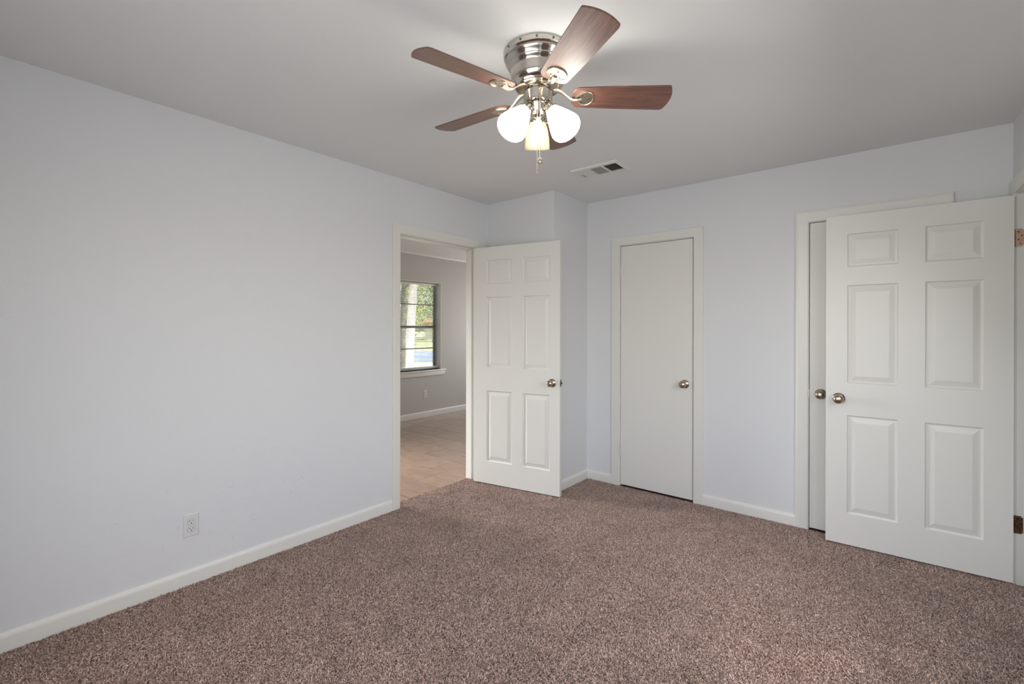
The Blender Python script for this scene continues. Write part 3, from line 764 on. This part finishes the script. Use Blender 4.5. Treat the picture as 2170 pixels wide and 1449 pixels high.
for yy in (-hw + 0.12, 0, hw - 0.12):
    for xx in (-0.0135, 0.0135): tube(bm, [(xx, yy, -0.03), (xx, yy, -1.285)], 0.0006, 5)
from_bm('ladder_cords', bm, M_PLASTIC, bl)
bm = bmesh.new(); tube(bm, [(0.022, -hw + 0.125, -0.035), (0.024, -hw + 0.125, -0.72)], 0.0035, 8); from_bm('tilt_wand', bm, mat('smoky_wand', srgb(110, 112, 100), 0.3), bl, smooth=60)
# window behind the camera and the added, unseen end window of the next room (frames only)
for nm, ax, p, (a0, a1, b0_, b1), lb in (('window_2', 'x', RY - 0.06, WR, 'white framed bedroom window behind the viewer'), ('added_end_window', 'x', NY1 + 0.06, (-2.25, -0.85, 0.75, 2.05), 'added unseen end window of the tiled room')):
    bm = bmesh.new()
    for a, b in ((a0, a0 + 0.03), (a1 - 0.03, a1), ((a0 + a1) / 2 - 0.02, (a0 + a1) / 2 + 0.02)): box(bm, a, b, p - 0.03, p + 0.03, b0_, b1)
    for a, b in ((b0_, b0_ + 0.03), (b1 - 0.03, b1)): box(bm, a0, a1, p - 0.03, p + 0.03, a, b)
    structure(nm, bm, M_TRIM, lb, 'window')

bm = bmesh.new()
for a, b in ((R2[0], R2[0] + 0.03), (R2[1] - 0.03, R2[1]), (-1.74, -1.70)): box(bm, RX + 0.03, RX + 0.09, a, b, R2[2], R2[3])
for a, b in ((R2[2], R2[2] + 0.03), (R2[3] - 0.03, R2[3])): box(bm, RX + 0.03, RX + 0.09, R2[0], R2[1], a, b)
structure('window_4', bm, M_TRIM, 'white framed window in the right wall beside the viewer', 'window')
bm = bmesh.new()
for a, b in ((-2.36, -2.33), (-1.57, -1.54)): box(bm, NX - 0.12, NX - 0.06, a, b, 0.75, 2.05)
for a, b in ((0.75, 0.78), (1.39, 1.42), (2.02, 2.05)): box(bm, NX - 0.12, NX - 0.06, -2.36, -1.54, a, b)
structure('window_3', bm, M_TRIM, 'window of the tiled room hidden left of the doorway', 'window')

# ------------------------------------------------------------------ outside, seen through the blind
def ground_mat(name, c1, c2, scale):
    m = mat(name, c1, 0.95, spec=0.1)
    n = N(m, 'ShaderNodeTexNoise', Scale=scale, Detail=6.0, Roughness=0.65); L(m, coords(m), n.inputs['Vector'])
    r = ramp(m, n.outputs[0], [(0.35, c1), (0.65, c2)]); L(m, r.outputs[0], m.node_tree.nodes['Principled BSDF'].inputs['Base Color'])
    return m
GZ = -0.15
bm = bmesh.new(); box(bm, -160, NX - 0.3, -90, 140, GZ - 0.2, GZ)
tag(from_bm('lawn', bm, ground_mat('dry_lawn', srgb(146, 154, 110), srgb(196, 196, 156), 0.35)), 'sunlit grass lawn outside the far window', 'ground', kind='structure')
u_ = Vector((0.78, -0.62, 0)); w_ = Vector((-0.62, 0.78, 0)) if False else Vector((0.62, 0.78, 0))
rd = Vector((-0.63, 0.777, 0)); sd_ = Vector((0.777, 0.63, 0))   # outward, sideways
def band(name, d0, d1, m, label, cat, z=0.01):
    o = Vector((2.82, -3.64, GZ)); bm = bmesh.new()
    q = [o + rd * d0 - sd_ * 45, o + rd * d0 + sd_ * 45, o + rd * d1 + sd_ * 45, o + rd * d1 - sd_ * 45]
    lo = [bm.verts.new(p) for p in q]; hi = [bm.verts.new(p + Vector((0, 0, z))) for p in q]
    bm.faces.new(lo); bm.faces.new(hi)
    for k in range(4): bm.faces.new((lo[k], lo[(k + 1) % 4], hi[(k + 1) % 4], hi[k]))
    return tag(from_bm(name, bm, m), label, cat, kind='structure')
band('leaf_litter', 13.0, 19.5, ground_mat('fallen_leaves', srgb(196, 168, 138), srgb(236, 222, 200), 1.2), 'pale leaf-strewn ground around the tree trunks', 'ground', 0.012)
band('street', 20.5, 30.0, ground_mat('asphalt', srgb(126, 134, 150), srgb(150, 158, 172), 0.8), 'blue-grey asphalt street crossing beyond the lawn', 'street', 0.02)

M_BARK = ground_mat('pale_bark', srgb(214, 196, 182), srgb(246, 236, 226), 2.2)
M_BARK2 = ground_mat('grey_bark', srgb(84, 80, 76), srgb(130, 124, 116), 3.0)
def leaf_mat(name, c1, c2):
    m = mat(name, c1, 0.6, spec=0.2)
    b = m.node_tree.nodes['Principled BSDF']
    r = ramp(m, N(m, 'ShaderNodeNewGeometry').outputs['Random Per Island'], [(0.1, c1), (0.9, c2)]); L(m, r.outputs[0], b.inputs['Base Color'])
    tr = N(m, 'ShaderNodeBsdfTranslucent'); L(m, r.outputs[0], tr.inputs[0])
    mx = N(m, 'ShaderNodeMixShader'); mx.inputs[0].default_value = 0.35
    L(m, b.outputs[0], mx.inputs[1]); L(m, tr.outputs[0], mx.inputs[2]); L(m, mx.outputs[0], m.node_tree.nodes['Material Output'].inputs['Surface'])
    return m
M_LEAF = leaf_mat('green_leaves', srgb(116, 126, 78), srgb(206, 206, 140))
M_LEAF2 = leaf_mat('dark_green_leaves', srgb(92, 106, 78), srgb(164, 172, 120))
def tree(x, y, trunk_r, lean, h, crown, m_bark, m_leaf, n, seed, label):
    rng = np.random.RandomState(seed)
    t = empty('tree', (x, y, GZ)); tag(t, label, 'tree', 'trees outside the far window')
    bm = bmesh.new(); lx, ly = lean
    tube(bm, [(lx * s * h, ly * s * h, s * h - 0.05) for s in (0, 0.03, 0.12, 0.3, 0.55, 0.8, 1.0)], [trunk_r * k for k in (1.5, 1.15, 1.0, 0.92, 0.8, 0.6, 0.3)], 14)
    for k in range(5):
        a = rng.rand() * 6.28; s = 0.45 + 0.1 * k; b_ = Vector((lx * s * h, ly * s * h, s * h)); e_ = b_ + Vector((math.cos(a) * crown[0] * 0.6, math.sin(a) * crown[0] * 0.6, crown[0] * 0.5))
        tube(bm, [b_, (b_ + e_) / 2 + Vector((0, 0, 0.15)), e_], [trunk_r * 0.4, trunk_r * 0.28, trunk_r * 0.1], 8)
    from_bm('trunk', bm, m_bark, t, smooth=60)
    cr, cz0, cz1 = crown
    # leaf cards grouped in clumps
    nc = 60; cl = rng.randn(nc, 3); cl /= np.linalg.norm(cl, axis=1)[:, None]; cl *= (rng.rand(nc, 1) ** 0.4)
    cc = cl * np.array([cr, cr, (cz1 - cz0) / 2]) + np.array([lx * h * 0.7, ly * h * 0.7, (cz0 + cz1) / 2])
    P = cc[rng.randint(0, nc, n)] + rng.randn(n, 3) * cr * 0.17
    A = rng.randn(n, 3); A /= np.linalg.norm(A, axis=1)[:, None]; B = np.cross(A, rng.randn(n, 3)); B /= np.linalg.norm(B, axis=1)[:, None]
    s = (0.05 + 0.06 * rng.rand(n, 1)) * (cr / 2.5) ** 0.5
    V = np.stack([P - A * s, P + B * s * 0.5, P + A * s, P - B * s * 0.5], 1).reshape(-1, 3)
    me = bpy.data.meshes.new('foliage'); me.from_pydata(V.tolist(), [], np.arange(4 * n).reshape(-1, 4).tolist())
    new_obj('foliage', me, m_leaf, t)
tree(-10.86, 7.14, 0.165, (0.048, 0.04), 7.5, (2.1, 4.3, 8.5), M_BARK, M_LEAF, 9000, 1, 'pale sunlit tree trunk leaning right just outside the far window')
tree(-7.77, 4.50, 0.085, (0.012, 0.012), 4.6, (1.3, 3.3, 5.2), M_BARK2, M_LEAF2, 3000, 2, 'slim grey tree trunk left of the pale trunk')
tree(-30.5, 22.2, 0.3, (0, 0), 8, (3.6, 1.6, 9.5), M_BARK2, M_LEAF, 12000, 3, 'green tree across the street behind the pale trunk')
tree(-35.6, 30.4, 0.3, (0, 0), 9, (3.5, 2.6, 11), M_BARK2, M_LEAF2, 12000, 4, 'dark green tree next to the house across the street')
tree(-49.0, 45.5, 0.3, (0, 0), 12, (6.0, 3.0, 15), M_BARK2, M_LEAF, 12000, 5, 'yellow-green tree behind the house across the street')
tree(-44.0, 25.5, 0.3, (0, 0), 9, (5.0, 1.0, 12), M_BARK2, M_LEAF2, 12000, 6, 'dark tree farthest left across the street')
# house across the street
hs = empty('house', (-42.3, 34.5, GZ), math.atan2(0.63, 0.777)); tag(hs, 'low pale house with a brown gabled roof across the street', 'house')
bm = bmesh.new(); box(bm, 0, 11, 0, 7, 0, 2.3); from_bm('walls', bm, ground_mat('pale_siding', srgb(196, 190, 184), srgb(210, 204, 198), 1.0), hs)
bm = bmesh.new()
vs = [bm.verts.new(p) for p in ((-0.5, -0.6, 2.2), (11.5, -0.6, 2.2), (11.5, 7.6, 2.2), (-0.5, 7.6, 2.2), (2.6, 3.5, 4.3), (8.4, 3.5, 4.3))]
for f in ((0, 1, 5, 4), (2, 3, 4, 5), (0, 4, 3), (1, 2, 5), (0, 3, 2, 1)): bm.faces.new([vs[i] for i in f])
from_bm('roof', bm, ground_mat('brown_shingles', srgb(150, 112, 92), srgb(176, 138, 116), 6.0), hs)
bm = bmesh.new(); box(bm, 1.0, 4.0, -0.05, 0.02, 0, 2.05); from_bm('garage_door', bm, mat('garage_white', srgb(232, 230, 226), 0.5), hs)

# ------------------------------------------------------------------ carpet pile: short bent tufts
def pile():
    rng = np.random.RandomState(7)
    n = 1300000
    X = rng.rand(n) * (RX + 0.10); Y = -3.62 + rng.rand(n) * 3.62
    # keep what lies ahead of the viewer and outside the boxed-out corner and baseboards
    depth = -(X - 2.8198) * math.sin(YAW) + (Y + 3.641) * math.cos(YAW)
    dn = 1.0 / np.maximum(depth, 0.1)
    keep = (depth > 1.3) & (np.abs((X - 2.8198) * math.cos(YAW) + (Y + 3.641) * math.sin(YAW)) < depth * 1.2 + 0.25) & (X > 0.014) & (Y < -0.014) & ((X < RX - 0.016) | ((Y > -0.93) & (Y < -0.11))) & ~((X < BX + 0.014) & (Y > BY - 0.014))
    # doorway strip at the entry
    X, Y = X[keep], Y[keep]
    m = 16000
    X2 = -0.092 + rng.rand(m) * 0.108; Y2 = -1.49 + rng.rand(m) * 0.81
    X = np.concatenate([X, X2]); Y = np.concatenate([Y, Y2]); n = len(X)
    # wandering nap direction
    ph = np.zeros(n); am = np.zeros(n)
    for k in range(14):
        f = rng.uniform(2, 16); a = rng.rand() * 6.28; p = rng.rand() * 6.28
        q = np.sin(f * (X * math.cos(a) + Y * math.sin(a)) + p); ph += q * 0.9
        am += np.sin(1.3 * f * (X * math.sin(a) - Y * math.cos(a)) + 2 * p) * 0.25
    az = ph + rng.randn(n) * 1.5
    ln = 0.0075 + 0.004 * rng.rand(n); tl = np.clip(0.7 + 0.18 * am + 0.35 * rng.randn(n), 0.15, 1.4)
    D = np.stack([np.cos(az) * np.sin(tl), np.sin(az) * np.sin(tl), np.cos(tl)], 1)
    az2 = az + rng.randn(n) * 1.2; tl2 = np.clip(tl + 0.75 + 0.4 * rng.randn(n), 0.2, 1.75)
    D2 = np.stack([np.cos(az2) * np.sin(tl2), np.sin(az2) * np.sin(tl2), np.cos(tl2)], 1)
    S = np.stack([-np.sin(az), np.cos(az), 0 * az], 1); tw = rng.rand(n) * 6.28
    U = np.cross(D, S); S = S * np.cos(tw)[:, None] + U * np.sin(tw)[:, None]
    w = (0.0009 + 0.0006 * rng.rand(n))[:, None]
    O = np.stack([X, Y, np.full(n, -0.001)], 1); l = ln[:, None]
    Mid = O + D * l * 0.55; Tip = Mid + D2 * l * 0.55
    V = np.stack([O - S * w, O + S * w, Mid - S * w, Mid + S * w, Tip - S * w * 0.6, Tip + S * w * 0.6], 1)
    # keep out of the walls and above the floor
    V[:, :, 2] = np.maximum(V[:, :, 2], -0.001)
    V = V.reshape(-1, 3)
    me = bpy.data.meshes.new('carpet_pile')
    me.vertices.add(6 * n); me.vertices.foreach_set('co', V.ravel())
    idx = (np.arange(n) * 6)[:, None] + np.array([0, 1, 3, 2, 2, 3, 5, 4])[None]
    me.loops.add(8 * n); me.loops.foreach_set('vertex_index', idx.ravel().astype(np.int32))
    me.polygons.add(2 * n)
    ls = (np.arange(n) * 8)[:, None] + np.array([0, 4])[None]
    me.polygons.foreach_set('loop_start', ls.ravel().astype(np.int32))
    me.update(calc_edges=True)
    o = new_obj('carpet_pile', me, M_PILE, fl)
    o['kind'] = 'stuff'
    return o
pile()
